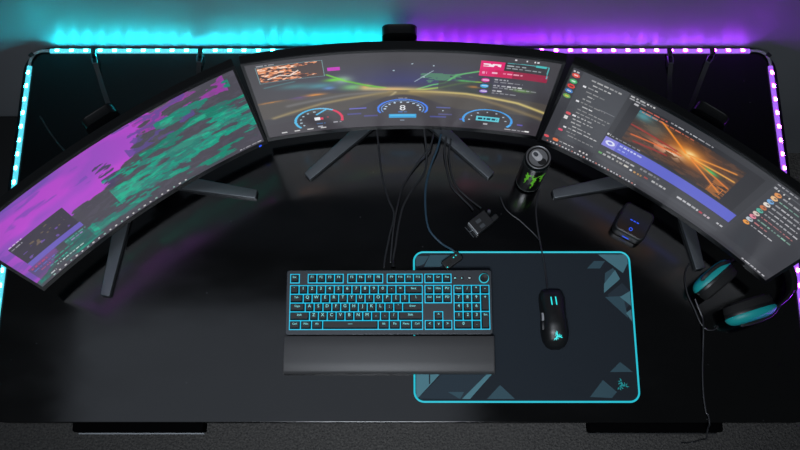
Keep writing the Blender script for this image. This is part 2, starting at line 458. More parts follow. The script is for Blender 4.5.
def pic_left():
    p = Pic((78, 76, 86))  # base grey: black level plus room glare painted into the picture
    n = vnoise(10, 12, 1, 4); n2 = vnoise(7, 9, 2, 4); n3 = vnoise(14, 40, 3, 3)
    b = np.interp(UU, [0, .1, .2, .27, .41, .5, .56, .62, .68, .72, 1], [1.0, .80, .60, .54, .46, .40, .30, .15, .05, -.02, -.1])
    d = b + (n - .5) * .28 - VV
    sky = np.clip(d * 60, 0, 1)
    p.put(sky, (182, 74, 205))
    g = vnoise(4, 5, 5, 3)
    p.put(sky * np.clip((g - .45) * 5, 0, 1) * np.clip(1.1 - UU * 1.5, 0, 1), (108, 82, 178), 0.9)
    p.put(sky * np.exp(-((VV - .42) / .16) ** 2) * np.clip(1.2 - UU, 0, 1), (205, 80, 225), .55)
    p.put(sky * np.clip((vnoise(9, 16, 8, 3) - .56) * 14, 0, 1) * (UU < .4), (112, 78, 176), 0.6)
    p.put(sky * np.clip((.12 - UU) * 6, 0, 1), (120, 76, 170), .6)
    # magenta cloud scraps at the top right
    p.put((n > .50) & (UU > .62) & (VV < .17 + (n2 - .5) * .2) & (UU < .96), (160, 62, 170), .9)
    p.put((n > .55) & (UU > .55) & (VV < .34) & (UU < .82), (96, 76, 150), .75)
    # dark tree mass and mast
    t = (np.abs(UU - .455) < .012 + .02 * np.abs(np.sin(VV * 60))) & (VV > .2) & (VV < .56)
    p.put(t & (n3 > .48), (74, 68, 100), .95)
    # green hills
    for (u0, v0, u1, v1, th, thr, c, seed) in ((.44, .62, 1.0, .54, .20, .365, (26, 160, 134), 11), (.20, .84, .70, .70, .15, .385, (30, 150, 128), 12),
                                         (.70, .20, .95, .14, .09, .50, (30, 140, 118), 13), (.66, .98, 1.0, .80, .09, .50, (30, 140, 116), 14), (.02, .97, .26, .83, .08, .44, (36, 128, 116), 15), (.60, .40, .98, .30, .09, .42, (26, 128, 108), 16)):
        m = vnoise(11, 17, seed, 4)
        cv = v0 + (UU - u0) / (u1 - u0) * (v1 - v0)
        w = np.exp(-((VV - cv) / th) ** 2) * (UU > u0 - .02) * (UU < u1 + .02)
        p.put(np.clip((m * (.35 + .65 * w) - thr * .95) * 30, 0, 1) * (w > .25), c, .95)
        p.put(np.clip((m * (.35 + .65 * w) - thr * 1.35) * 16, 0, 1) * (w > .5), (46, 184, 148), .75)
        p.put(np.clip((vnoise(40, 60, seed + 30, 2) - .62) * 14, 0, 1) * (w > .3) * np.clip((m * (.35 + .65 * w) - thr) * 20, 0, 1), (78, 96, 102), .4)
    p.put((n2 > .60) & (UU > .3) & (VV > .3) & (d < 0), (76, 72, 86), .35)
    p.put(np.clip((vnoise(30, 36, 61, 3) - .55) * 9, 0, 1) * (d < 0), (96, 92, 108), .35)
    # floating window
    p.rect(.04, .37, .265, .64, (66, 62, 76)); p.put((vnoise(60, 40, 21) > .8) & (UU > .06) & (UU < .25) & (VV > .5) & (VV < .62), (120, 90, 180), .8)
    p.put((vnoise(70, 50, 22) > .82) & (UU > .1) & (UU < .24) & (VV > .4) & (VV < .55), (140, 120, 90), .6)
    p.words(.045, .36, .10, (225, 225, 230), seed=1); p.words(.045, .40, .09, (190, 190, 200), seed=2)
    p.rect(.04, .64, .27, .705, (112, 98, 190))
    p.rect(.02, .705, .27, .93, (72, 78, 86), .55)
    for v, u0, u1, c in ((.73, .03, .10, (215, 70, 110)), (.77, .03, .13, (90, 130, 220)), (.73, .18, .27, (90, 160, 150)), (.81, .05, .09, (210, 80, 120)), (.80, .10, .2, (40, 180, 150)),
                         (.85, .08, .16, (60, 200, 170)), (.89, .10, .22, (215, 235, 230)), (.93, .06, .085, (235, 235, 240)), (.76, .2, .25, (170, 140, 200))):
        p.words(u0, v, u1, c, 0.014, seed=3)
    p.rect(0, .955, 1, 1, (74, 72, 82), .8)
    for i in range(24): p.rect(.06 + i * .026, .967, .068 + i * .026, .985, (215, 215, 215) if i % 3 else (150, 190, 180))
    p.words(.90, .967, .99, (220, 220, 225), .012, 5)
    return p

def pic_center():
    p = Pic((66, 64, 69))  # grey ground includes painted glare of the room on the glass
    p.put(np.clip((VV - .1) * 4, 0, 1) * np.clip((.52 - VV) * 6, 0, 1) * np.exp(-((UU - .52) / .26) ** 2), (58, 60, 118), .8)
    n = vnoise(22, 30, 31, 3)
    # blurred city on the left
    for u, v, ru, rv, c in ((.14, .33, .05, .03, (70, 120, 125)), (.22, .36, .05, .035, (74, 140, 150)), (.30, .31, .03, .05, (150, 180, 170)), (.33, .41, .04, .04, (120, 190, 120)),
                            (.20, .475, .035, .022, (235, 150, 60)), (.145, .50, .03, .02, (120, 70, 210)), (.05, .50, .05, .014, (210, 140, 60)), (.27, .30, .03, .02, (110, 220, 60)), (.375, .42, .02, .035, (240, 170, 110)),
                            (.40, .44, .04, .02, (200, 200, 130)), (.25, .40, .02, .02, (90, 140, 200))):
        p.glow(u, v, ru, rv, c, .9)
    p.rect(.255, .145, .295, .185, (200, 50, 190))
    # glowing hill outlines
    p.line([(.25, .23), (.31, .33), (.37, .39), (.44, .44)], .01, (120, 225, 60), .9, .0045)
    p.line([(.32, .33), (.38, .41), (.45, .45)], .01, (90, 170, 60), .6, .006)
    p.line([(.55, .46), (.60, .40), (.64, .37), (.68, .26), (.75, .20)], .01, (110, 215, 120), .9, .0045)
    p.line([(.56, .47), (.63, .43), (.70, .36), (.76, .33)], .01, (160, 215, 80), .85, .006)
    p.put((n > .62) & (UU > .56) & (UU < .76) & (VV > .25) & (VV < .46), (90, 170, 110), .6)
    p.put((UU > .62) & (UU < .8) & (VV > .34) & (VV < .52), (58, 66, 60), .75)
    p.line([(.54, .36), (.60, .22)], .004, (170, 190, 200), .8)
    for u, v in ((.53, .14), (.60, .16), (.47, .22), (.57, .30)): p.disc(u, v, .003, (190, 210, 220))
    # horizon light and road
    p.glow(.50, .475, .10, .035, (225, 205, 130), .95)
    p.glow(.46, .46, .05, .025, (240, 190, 130), .8)
    p.put((VV > .47 + .18 * (UU - .45) ** 2) & (VV < .72), (84, 78, 72), .8)
    p.line([(.53, .49), (.72, .50), (.90, .56), (1.02, .66)], .02, (215, 195, 120), .95, .009)
    p.line([(.53, .50), (.75, .54), (1.0, .74)], .02, (150, 130, 90), .6, .012)
    p.line([(.46, .49), (.36, .54), (.22, .60), (.04, .72)], .02, (170, 150, 100), .7, .010)
    p.line([(.44, .49), (.30, .51), (.10, .58)], .02, (120, 120, 120), .7, .010)
    p.line([(.455, .565), (.475, .50)], .01, (235, 225, 190), .9, .005)
    p.glow(.50, .53, .10, .05, (150, 130, 80), .7)
    p.glow(.90, .39, .03, .02, (110, 170, 70), .8); p.glow(.74, .40, .02, .015, (200, 130, 60), .8); p.glow(.70, .33, .02, .012, (90, 210, 90), .8)
    # dashboard
    top = .76 - .20 * np.exp(-((UU - .5) / .15) ** 2) - .04 * np.cos((UU - .5) * 6)
    p.put(np.clip((VV - top) * 40, 0, 1), (64, 60, 66), .95)
    for u0, u1, v, c in ((.31, .37, .70, (110, 110, 210)), (.30, .35, .78, (80, 80, 150)), (.36, .41, .82, (80, 78, 150)), (.62, .67, .70, (90, 100, 170)), (.63, .68, .80, (90, 90, 140)), (.60, .66, .84, (78, 84, 160)), (.92, .94, .86, (100, 90, 190)), (.71, .72, .86, (60, 90, 220))):
        p.rect(u0, v, u1, v + .018, c, .9)
    p.disc(.645, .755, .003, (220, 240, 250))
    cyan, blue = (84, 190, 235), (60, 110, 215)
    # left dial
    p.arc(.195, .83, .085, .165, 95, 215, .009, cyan); p.arc(.195, .83, .085, .165, 50, 95, .009, (110, 190, 230)); p.arc(.195, .83, .085, .165, 345, 50, .010, (225, 50, 90))
    p.line([(.19, .75), (.225, .69)], .008, cyan)
    for a in range(100, 216, 22): p.rect(.195 + .066 * math.cos(math.radians(a)) - .004, .83 - .125 * math.sin(math.radians(a)) - .006, .195 + .066 * math.cos(math.radians(a)) + .004, .83 - .125 * math.sin(math.radians(a)) + .006, (190, 220, 235))
    p.rect(.18, .79, .20, .835, (240, 245, 250)); p.rect(.20, .80, .212, .83, (225, 70, 100)); p.words(.185, .88, .215, (90, 150, 220), .014); p.words(.187, .925, .21, (220, 225, 235), .02); p.words(.245, .88, .275, (200, 200, 210), .014)
    p.words(.225, .79, .235, (200, 60, 80), .02)
    # middle dial
    p.arc(.50, .735, .088, .135, 335, 205, .008, (70, 130, 240)); p.arc(.50, .735, .076, .115, 335, 205, .004, (120, 170, 240), .9)
    for a in range(-10, 200, 21): p.rect(.50 + .064 * math.cos(math.radians(a)) - .004, .735 - .095 * math.sin(math.radians(a)) - .007, .50 + .064 * math.cos(math.radians(a)) + .004, .735 - .095 * math.sin(math.radians(a)) + .007, (205, 225, 245))
    for k in (0, 1): p.arc(.50, .705 + k * .032, .008, .016, 0, 359.9, .0045, (245, 248, 252))
    p.words(.483, .775, .517, (80, 140, 230), .014); p.rect(.45, .815, .55, .872, (52, 165, 225)); p.rect(.455, .825, .545, .84, (90, 200, 240)); p.words(.49, .905, .51, (170, 190, 210), .012)
    p.words(.485, .575, .515, (200, 190, 180), .012)
    # right dial
    p.arc(.81, .85, .088, .155, 345, 200, .008, (66, 160, 235)); p.arc(.81, .85, .088, .155, 330, 345, .010, (80, 180, 250))
    for a in range(5, 190, 30): p.rect(.81 + .066 * math.cos(math.radians(a)) - .003, .85 - .115 * math.sin(math.radians(a)) - .006, .81 + .066 * math.cos(math.radians(a)) + .003, .85 - .115 * math.sin(math.radians(a)) + .006, (190, 205, 220))
    p.rect(.768, .80, .852, .865, (100, 205, 220)); p.words(.776, .818, .845, (20, 50, 70), .03, 4, 1); p.words(.797, .90, .82, (230, 230, 235), .025)
    p.put((np.abs(VV - .955) < .008) & (np.sin(UU * 130) > .2) & (UU < .22) & (UU > .03), (225, 225, 225), .9)
    p.words(.88, .95, .97, (210, 210, 215), .012); p.rect(.955, .945, .97, .965, (240, 240, 240))
    # preview picture, top left
    m = (UU > .035) & (UU < .24) & (VV > .055) & (VV < .235)
    a = .55 * vnoise(34, 46, 41, 2) + .45 * vnoise(110, 124, 42, 1)
    p.put(m, (74, 60, 58)); f = m & (UU + (vnoise(20, 30, 43) - .5) * .12 < .20 - (VV - .1) * .3)
    p.put(f & (a > .45), (150, 84, 64), .9); p.put(f & (a > .52), (240, 150, 96), .9); p.put(f & (a > .66), (250, 225, 205), .95); p.put(f & (a < .34), (66, 30, 34), .9)
    p.line([(.06, .20), (.10, .17), (.13, .19), (.16, .14)], .006, (250, 235, 225), .9)
    p.frame(.03, .05, .243, .24, (130, 175, 180), .8, .002); p.words(.035, .03, .09, (200, 200, 205), .012)
    p.line([(.04, .30), (.14, .27)], .004, (80, 140, 145), .7, .004)
    # pink panel, top right
    p.rect(.75, .07, .972, .25, (54, 52, 58)); p.rect(.75, .07, .828, .18, (228, 34, 112))
    p.put((UU > .75) & (UU < .972) & (VV > .165) & (VV < .25), (205, 30, 90)); p.put((UU > .86) & (UU < .972) & (VV > .165) & (VV < .25), (140, 26, 60), .8); p.rect(.75, .07, .80, .25, (232, 30, 118), .6)
    p.put((np.abs(UU - .788) < .028) & (np.abs(VV - .115) < .02) & (vnoise(70, 60, 44) > .35), (250, 235, 245))
    p.words(.758, .195, .775, (250, 220, 235), .025); p.words(.792, .195, .81, (250, 220, 235), .02); p.words(.828, .195, .89, (250, 200, 215), .016)
    for k, (u1, c) in enumerate(((.90, (215, 225, 230)), (.95, (190, 200, 205)))): p.words(.835, .095 + k * .028, u1, c, .014, 9)
    p.line([(.835, .072), (.965, .066), (.968, .20)], .004, (90, 200, 205), .8); p.rect(.925, .062, .96, .085, (70, 190, 190))
    for v, c, w in ((.30, (220, 50, 150), .88), (.375, (50, 165, 225), .93), (.445, (130, 95, 190), .87)):
        p.rect(.752, v - .026, .795, v + .026, (62, 58, 72), .8); p.disc(.775, v, .014, c); p.rect(.766, v - .008, .786, v + .006, (240, 230, 245), .8)
        p.words(.805, v - .024, w - .03, (230, 230, 235), .014, 3); p.words(.805, v + .006, w + .02, (170, 172, 178), .012, 6)
    for u in (.855, .89, .915, .925): p.rect(u, .02, u + .006, .036, (225, 225, 230))
    return p

def pic_right():
    p = Pic((70, 71, 77))  # ground tone lifted by room glare, painted in
    p.rect(0, 0, .036, 1, (62, 63, 69)); p.rect(.036, 0, .205, .86, (74, 76, 82))
    for v, c, c2 in ((.075, (225, 80, 70), (250, 235, 230)), (.145, (70, 180, 110), (210, 240, 220)), (.205, (220, 70, 66), (90, 60, 60)), (.265, (70, 130, 200), (235, 240, 245)), (.33, (110, 170, 90), (220, 200, 80))):
        p.disc(.018, v, .0135, c); p.rect(.011, v - .008, .025, v + .007, c2, .9)
    p.words(.005, .03, .03, (230, 230, 235), .014)
    p.disc(.05, .52, .010, (215, 90, 100)); p.rect(.04, .555, .055, .60, (220, 220, 220)); p.disc(.05, .76, .009, (225, 80, 110))
    r = np.random.default_rng(5)
    for k in range(17):
        v = .05 + k * .046; c = int(r.integers(130, 235)); u0 = .055 + .012 * (k % 3 == 1)
        if k % 4 == 2: p.rect(u0, v, u0 + .012, v + .02, (225, 225, 230))
        p.words(u0 + .018, v, .055 + r.uniform(.05, .145), (c, c, c), .013, k)
    p.rect(.14, .32, .20, .328, (120, 122, 128))
    p.rect(0, .87, .205, 1, (66, 66, 72)); p.disc(.012, .92, .010, (230, 90, 100)); p.disc(.05, .92, .012, (225, 120, 80)); p.words(.065, .91, .13, (225, 225, 225), .014)
    for u in (.15, .165, .18): p.rect(u, .915, u + .007, .935, (220, 215, 215))
    # chat pane
    p.rect(.205, 0, .755, .6, (60, 61, 66)); p.words(.212, .02, .30, (235, 235, 235), .016); p.words(.212, .05, .27, (190, 190, 195), .012)
    p.rect(.225, .07, .725, .60, (48, 48, 53))
    p.words(.235, .075, .25, (210, 210, 215), .02); p.words(.26, .09, .36, (230, 110, 90), .012); p.words(.37, .075, .53, (200, 200, 205), .012)
    # fiery game picture
    m = (UU > .262) & (UU < .665) & (VV > .115) & (VV < .54)
    n = vnoise(26, 40, 51, 4); x = (UU - .262) / .403; y = (VV - .115) / .425
    p.put(m, (58, 48, 46)); p.put(m & (n > .52), (92, 66, 52), .8)
    g = lambda u, v, ru, rv: np.exp(-((x - u) / ru) ** 2 - ((y - v) / rv) ** 2)
    p.put(m * g(.52, .42, .30, .30), (170, 92, 40), .9); p.put(m * g(.56, .42, .14, .18), (245, 165, 70), .95); p.put(m * g(.56, .40, .055, .08), (255, 235, 170), .95)
    p.put(m * g(.42, .60, .10, .12) * (n > .45), (245, 225, 200), .9); p.put(m * g(.30, .62, .10, .10) * (n > .5), (235, 150, 110), .8)
    p.put(m * g(.78, .5, .07, .05), (60, 210, 110), .9); p.put(m * g(.05, .12, .08, .12), (80, 150, 160), .9); p.put(m * g(.2, .3, .1, .2), (90, 120, 120), .4)
    um = lambda u, v: (.262 + .403 * u, .115 + .425 * v)
    for a, b, c in (((.20, .0), (.52, .42), (255, 150, 50)), ((.05, .70), (.50, .55), (235, 110, 50)), ((0, .45), (.45, .5), (170, 50, 46)), ((.55, .42), (.95, .18), (240, 150, 60)), ((.58, .45), (.98, .62), (240, 130, 50)), ((.60, .5), (.95, .85), (240, 140, 60)), ((.1, .85), (.4, .75), (160, 40, 40)), ((.62, .45), (.98, .38), (250, 180, 80))):
        q = Pic((0, 0, 0)); q.line([um(*a), um(*b)], .004, (255, 255, 255), 1, .005); p.put(q.a[..., 0] / 255 * m, c, .95)
    p.put(m & (x > .85) & (y > .6) & (n > .5), (220, 130, 50), .5); p.frame(*um(.86, .72), *um(.97, .92), (225, 130, 50), .9, .002)
    p.rect(.262, .115, .33, .14, (60, 150, 170), .7); p.words(.27, .12, .47, (230, 120, 90), .012, 3)
    # violet banner
    p.rect(.205, .565, .755, .715, (62, 62, 70)); p.rect(.21, .575, .748, .705, (98, 104, 206)); p.rect(.21, .575, .262, .705, (134, 132, 220)); p.disc(.236, .64, .018, (225, 228, 250)); p.disc(.236, .64, .009, (120, 124, 215))
    p.words(.27, .60, .36, (225, 230, 250), .022, 3); p.words(.27, .655, .31, (190, 205, 250), .016, 4)
    p.words(.208, .53, .222, (240, 240, 240), .022); p.words(.228, .54, .34, (190, 190, 195), .012)
    # message rows below
    for v, u0, u1, c in ((.75, .24, .36, (205, 205, 210)), (.735, .38, .46, (150, 150, 156)), (.80, .215, .23, (120, 210, 110)), (.80, .235, .28, (225, 225, 225)), (.80, .29, .34, (230, 225, 215)), (.815, .35, .36, (255, 255, 255)), (.815, .365, .40, (235, 170, 90)), (.805, .41, .425, (225, 80, 70)), (.80, .44, .50, (220, 220, 220)),
                         (.80, .55, .64, (225, 225, 230)), (.80, .645, .66, (230, 60, 80)), (.80, .665, .69, (220, 200, 210)), (.79, .72, .745, (210, 210, 215))):
        p.words(u0, v, u1, c, .022, 8)
    p.rect(.215, .86, .74, .90, (80, 81, 88), .6)
    # member list
    p.rect(.757, 0, 1, .87, (66, 67, 73)); p.words(.76, .02, .84, (200, 200, 205), .014); p.rect(.775, .055, .95, .07, (90, 92, 98)); p.words(.76, .06, .77, (220, 220, 225), .02)
    cs = [(225, 150, 90), (235, 190, 140), (120, 170, 220), (230, 220, 210), (200, 120, 80), (90, 180, 160), (220, 200, 190), (230, 140, 160), (190, 200, 210), (240, 160, 80)]
    r = np.random.default_rng(9)
    for k in range(10):
        v = .12 + k * .05; p.disc(.787, v, .0125, cs[k]); p.disc(.790, v - .006, .005, (70, 60, 60), .6)
        tc = (205, 130, 130) if k in (6, 8) else ((150, 200, 180) if k in (1, 7) else (205, 205, 210)); p.words(.806, v - .01, .86 + r.uniform(0, .09), tc, .014, k)
    for k in range(3): p.rect(.775 + 0.02 * k, .07, .78 + 0.02 * k, .085, (220, 220, 220))
    p.rect(0, .955, 1, 1, (62, 62, 68))
    for i in range(30): p.rect(.02 + i * .013, .967, .026 + i * .013, .985, (205, 205, 210) if i % 4 else (200, 120, 110))
    p.words(.88, .965, .985, (225, 225, 230), .014)
    return p

def screen_material(name):
    m = mat(name, (8, 8, 9), 0.35, spec=0.3)
    nt = m.node_tree; p = nt.nodes['Principled BSDF']
    a = nt.nodes.new('ShaderNodeAttribute'); a.attribute_name = 'picture'
    nt.links.new(a.outputs['Color'], p.inputs['Emission Color'])
    p.inputs['Emission Strength'].default_value = 0.92
    return m

RC = 1.618
def monitor(cx, cy, yaw, tilt, w, pic, label, colx=0.0, ftx=0.0, span=0.196, near=1.0):
    root = tag(empty('curved_monitor', (cx, cy, 0), yaw), label, 'monitor', 'three curved monitors on the desk')
    h = w * 9 / 16; CZ = 0.23
    up = Vector((0, math.sin(tilt), math.cos(tilt)))
    def P(su, n, v):
        """su: distance along the curve, n: depth behind the glass, v: height from the middle"""
        a = su / RC
        lx = (RC + n) * math.sin(a); ly = -RC + (RC + n) * math.cos(a)
        return Vector((lx, ly * math.cos(tilt), CZ - ly * math.sin(tilt))) + up * v
    # screen
    g = np.empty(((NV + 1) * (NU + 1), 3), np.float32); k = 0
    for j in range(NV + 1):
        for i in range(NU + 1):
            q = P((i / NU - .5) * w, 0, (.5 - j / NV) * h); g[k] = q; k += 1
    jj, ii = np.meshgrid(np.arange(NV), np.arange(NU), indexing='ij')
    a = (jj * (NU + 1) + ii).ravel()
    F = np.stack([a, a + NU + 1, a + NU + 2, a + 1], 1).astype(np.int32)
    me = bpy.data.meshes.new('screen')
    me.vertices.add(len(g)); me.vertices.foreach_set('co', g.ravel())
    me.loops.add(F.size); me.loops.foreach_set('vertex_index', F.ravel())
    me.polygons.add(len(F)); me.polygons.foreach_set('loop_start', np.arange(0, F.size, 4, dtype=np.int32))
    me.update(calc_edges=True)
    at_ = me.attributes.new('picture', 'FLOAT_COLOR', 'FACE')
    col = np.ones((NV * NU, 4), np.float32); col[:, :3] = pic.linear().reshape(-1, 3)
    at_.data.foreach_set('color', col.ravel())
    me.materials.append(screen_material('screen_picture'))
    o = bpy.data.objects.new('screen', me); C.objects.link(o); o.parent = root
    # housing: a profile swept along the curve
    bt, bb, bs = 0.0085, 0.0165, 0.0058
    prof = [(0.0012, h / 2 + bt - 0.001), (0.0012, -h / 2 - bb + 0.001), (0.002, -h / 2 - bb), (0.016, -h / 2 - bb), (0.024, -h / 2 - bb + 0.012), (0.027, 0), (0.024, h / 2 + bt - 0.010), (0.018, h / 2 + bt), (0.002, h / 2 + bt)]
    n = 40; L = w + 2 * bs
    MB().rings([[tuple(P(-L / 2 + L * i / n, pn, pv)) for pn, pv in prof] for i in range(n + 1)]).build('housing', M['housing'], root, ang=30)
    # thin raised rim around the glass
    fr = MB()
    for (s0, s1, v0, v1) in ((-L / 2, L / 2, h / 2, h / 2 + bt), (-L / 2, L / 2, -h / 2 - bb, -h / 2)):
        fr.rings([[tuple(P(s0 + (s1 - s0) * i / n, a_, b_)) for a_, b_ in ((-.0006, v0), (.0014, v0), (.0014, v1), (-.0006, v1))] for i in range(n + 1)])
    for (s0, s1) in ((-L / 2, -w / 2), (w / 2, L / 2)):
        fr.rings([[tuple(P(s0 + (s1 - s0) * i, a_, b_)) for a_, b_ in ((-.0006, -h / 2), (.0014, -h / 2), (.0014, h / 2), (-.0006, h / 2))] for i in (0, 1)])
    fr.build('bezel', M['plastic'], root, ang=30)
    # rear cover
    rc = MB()
    ring = rrect(0.30, 0.20, 0.04, 6)
    rc.rings([[tuple(P(x * s, d, y * s - 0.01)) for x, y in ring] for s, d in ((1, 0.024), (0.98, 0.036), (0.88, 0.044))])
    rc.build('rear_cover', M['housing'], root)
    # stand
    cyl = P(0, 0.058, 0)
    nb = MB().box(-0.03, 0.03, 0.040, 0.078, CZ - 0.04, CZ + 0.04, r=0.006); nb.build('hinge', M['plastic'], root)
    col_out = rrect(0.062, 0.132 * 2, 0.014, 6)
    cm = Matrix(((1, 0, 0, 0), (0, 0, 1, 0.074), (0, 1, 0, 0), (0, 0, 0, 1)))
    rcol = [(x, z) for x, z in rrect(0.065, 0.327, 0.013, 6, colx, 0.1635 + 0.014)]
    MB().prism(list(reversed(rcol)), 0.0, 0.020, 0.002, M=cm, botbev=0.002).build('stand_column', M['housing'], root)
    for s in (-1, 1):
        a = Vector((s * 0.012, 0.085)); b = Vector((s * span + ftx, -0.104))
        if s > 0: b = a + (b - a) * near
        t = (b - a).normalized(); nn = Vector((-t.y, t.x))
        out = [a + nn * 0.019, a - nn * 0.019, b - nn * 0.0105, b - nn * 0.0085 + t * 0.003, b + nn * 0.0085 + t * 0.003, b + nn * 0.0105]
        out = [(q.x, q.y) for q in out]
        ar = sum(out[i - 1][0] * out[i][1] - out[i][0] * out[i - 1][1] for i in range(6))
        if ar < 0: out.reverse()
        MB().prism(out, 0.0005, 0.0125 + 0.0004 * (s > 0), 0.0015).build('foot', M['stand'], root)
    MB().prism(rrect(0.085, 0.06, 0.012, 5, 0, 0.085), 0.0005, 0.0175, 0.003).build('base_hub', M['housing'], root)
    return root, P, w, h
ml, Pl, wl, hl = monitor(-.5496, .588, .63, .0686, .5643, pic_left(), 'left curved monitor showing a purple sky over green hills', .026, .004)
mc, Pc, wc, hc = monitor(.0056, .7707, .0072, .0268, .5987, pic_center(), 'middle curved monitor showing a night racing game with dials', -.006, -.008, .207)
mr, Pr, wr, hr = monitor(.5652, .598, -.6079, .0723, .5643, pic_right(), 'right curved monitor showing a grey chat window with a fiery picture', -.018, .004, near=.80)
q = Pl(wl / 2 - 0.012, -0.0012, -hl / 2 - 0.012)
MB().box(q.x - .003, q.x + .003, q.y - .001, q.y + .001, q.z - .002, q.z + .002).build('power_light', M['blue_led'], ml, smooth=False)

# ------------------------------------------------------------------ keyboard
KX, KY, KT = -0.0234, 0.3020, 0.0557
kb = tag(empty('keyboard', (KX, KY, 0.0034)), 'full size black keyboard with cyan backlit keys and a round dial', 'keyboard')
kb.rotation_euler = (KT, 0, 0.002)
KW, KD, Z0 = 0.4446, 0.1398, 0.020
MB().prism(rrect(KW, KD, 0.006, 4, 0, KD / 2), Z0 - 0.013, Z0, 0.0012, botbev=0.002).build('case', M['kbplate'], kb)
for sx in (-1, 1):
    MB().box(sx * 0.19 - 0.02, sx * 0.19 + 0.02, 0.002, 0.012, 0.0006 - 0.0032 * (sx < 0), Z0 - 0.0128).build('front_pad', M['rubber'], kb, smooth=False)
    MB().box(sx * 0.19 - 0.012, sx * 0.19 + 0.012, KD - 0.016, KD - 0.008, -0.0063 - 0.0032 * (sx < 0), Z0 - 0.0128).build('riser_foot', M['rubber'], kb, smooth=False)
U1 = 0.01905
X0 = -KW / 2 + 0.0085
ROWY = [KD - 0.0185]
ROWY += [ROWY[0] - U1 * 1.30 - i * U1 for i in range(5)]
keys = []   # (x centre, y centre, width u, height u, legend, name)
def row(x, y, items, name):
    for it in items:
        lab, w = it if isinstance(it, tuple) else (it, 1)
        if lab is not None: keys.append((x + w * U1 / 2, y, w, 1, lab, name))
        x += w * U1
XN = X0 + 15 * U1 + 0.0055; XP = XN + 3 * U1 + 0.0055
row(X0, ROWY[0], ['Esc'], 'function_key')
row(X0 + 2 * U1, ROWY[0], ['F1', 'F2', 'F3', 'F4'], 'function_key')
row(X0 + 6.5 * U1, ROWY[0], ['F5', 'F6', 'F7', 'F8'], 'function_key')
row(X0 + 11 * U1, ROWY[0], ['F9', 'F10', 'F11', 'F12'], 'function_key')
row(XN, ROWY[0], ['Prt', 'Scr', 'Pau'], 'function_key')
row(X0, ROWY[1], ['`', '1', '2', '3', '4', '5', '6', '7', '8', '9', '0', '-', '=', ('Back', 2)], 'number_key')
row(X0, ROWY[2], [('Tab', 1.5), 'Q', 'W', 'E', 'R', 'T', 'Y', 'U', 'I', 'O', 'P', '[', ']', ('\\', 1.5)], 'letter_key')
row(X0, ROWY[3], [('Caps', 1.75), 'A', 'S', 'D', 'F', 'G', 'H', 'J', 'K', 'L', ';', "'", ('Enter', 2.25)], 'letter_key')
row(X0, ROWY[4], [('Shift', 2.25), 'Z', 'X', 'C', 'V', 'B', 'N', 'M', ',', '.', '/', ('Shift', 2.75)], 'letter_key')
row(X0, ROWY[5], [('Ctrl', 1.25), ('Win', 1.25), ('Alt', 1.25)], 'modifier_key')
row(X0 + 3.75 * U1, ROWY[5], [('\u2014', 6.25)], 'space_bar')
row(X0 + 10 * U1, ROWY[5], [('Alt', 1.25), ('Fn', 1.25), ('Menu', 1.25), ('Ctrl', 1.25)], 'modifier_key')
row(XN, ROWY[1], ['Ins', 'Hm', 'PU'], 'navigation_key'); row(XN, ROWY[2], ['Del', 'End', 'PD'], 'navigation_key')
row(XN + U1, ROWY[4], ['^'], 'arrow_key'); row(XN, ROWY[5], ['<', 'v', '>'], 'arrow_key')
row(XP, ROWY[1], ['Num', '/', '*', '-'], 'number_pad_key'); row(XP, ROWY[2], ['7', '8', '9'], 'number_pad_key')
row(XP, ROWY[3], ['4', '5', '6'], 'number_pad_key'); row(XP, ROWY[4], ['1', '2', '3'], 'number_pad_key'); row(XP, ROWY[5], [('0', 2), '.'], 'number_pad_key')
keys.append((XP + 3.5 * U1, (ROWY[2] + ROWY[3]) / 2, 1, 2, '+', 'number_pad_key')); keys.append((XP + 3.5 * U1, (ROWY[4] + ROWY[5]) / 2, 1, 2, 'Ent', 'number_pad_key'))
bl = MB()
for (x, y, w, h, lab, nm) in keys:
    bl.box(x - w * U1 / 2 - 0.0008, x + w * U1 / 2 + 0.0008, y - h * U1 / 2 - 0.0008, y + h * U1 / 2 + 0.0008, Z0 - 0.0005, Z0 + 0.0008)
tag(bl.build('backlight', M['backlight'], kb, smooth=False), 'cyan glow between the keys')
capmesh = {}; legmesh = {}
GAP = 0.0019
for (x, y, w, h, lab, nm) in keys:
    kk = (w, h)
    if kk not in capmesh:
        a, b = w * U1 - GAP, h * U1 - GAP; ti = 0.0026
        r0 = [(px, py, 0.0012) for px, py in rrect(a, b, 0.0014, 3)]
        r1 = [(px, py + 0.0004, 0.0072) for px, py in rrect(a - ti, b - ti, 0.0018, 3)]
        r2 = [(px, py + 0.0006, 0.0082) for px, py in rrect(a - ti - 0.0014, b - ti - 0.0014, 0.0016, 3)]
        o = MB().rings([r0, r1, r2]).build(nm, M['keycap'], kb, ang=35); capmesh[kk] = o.data
    else:
        o = bpy.data.objects.new(nm, capmesh[kk]); C.objects.link(o); o.parent = kb
    o.location = (x, y, Z0)
    lk = lab
    if lk not in legmesh:
        sz = 0.0094 if len(lab) == 1 else (0.0074 if len(lab) <= 2 else 0.0060)
        legmesh[lk] = text_mesh(lab, sz); legmesh[lk].materials.append(M['legend'])
    t = bpy.data.objects.new('legend', legmesh[lk]); C.objects.link(t); t.parent = o
    t.location = (0, h * U1 / 2 - 0.0074, 0.0084)
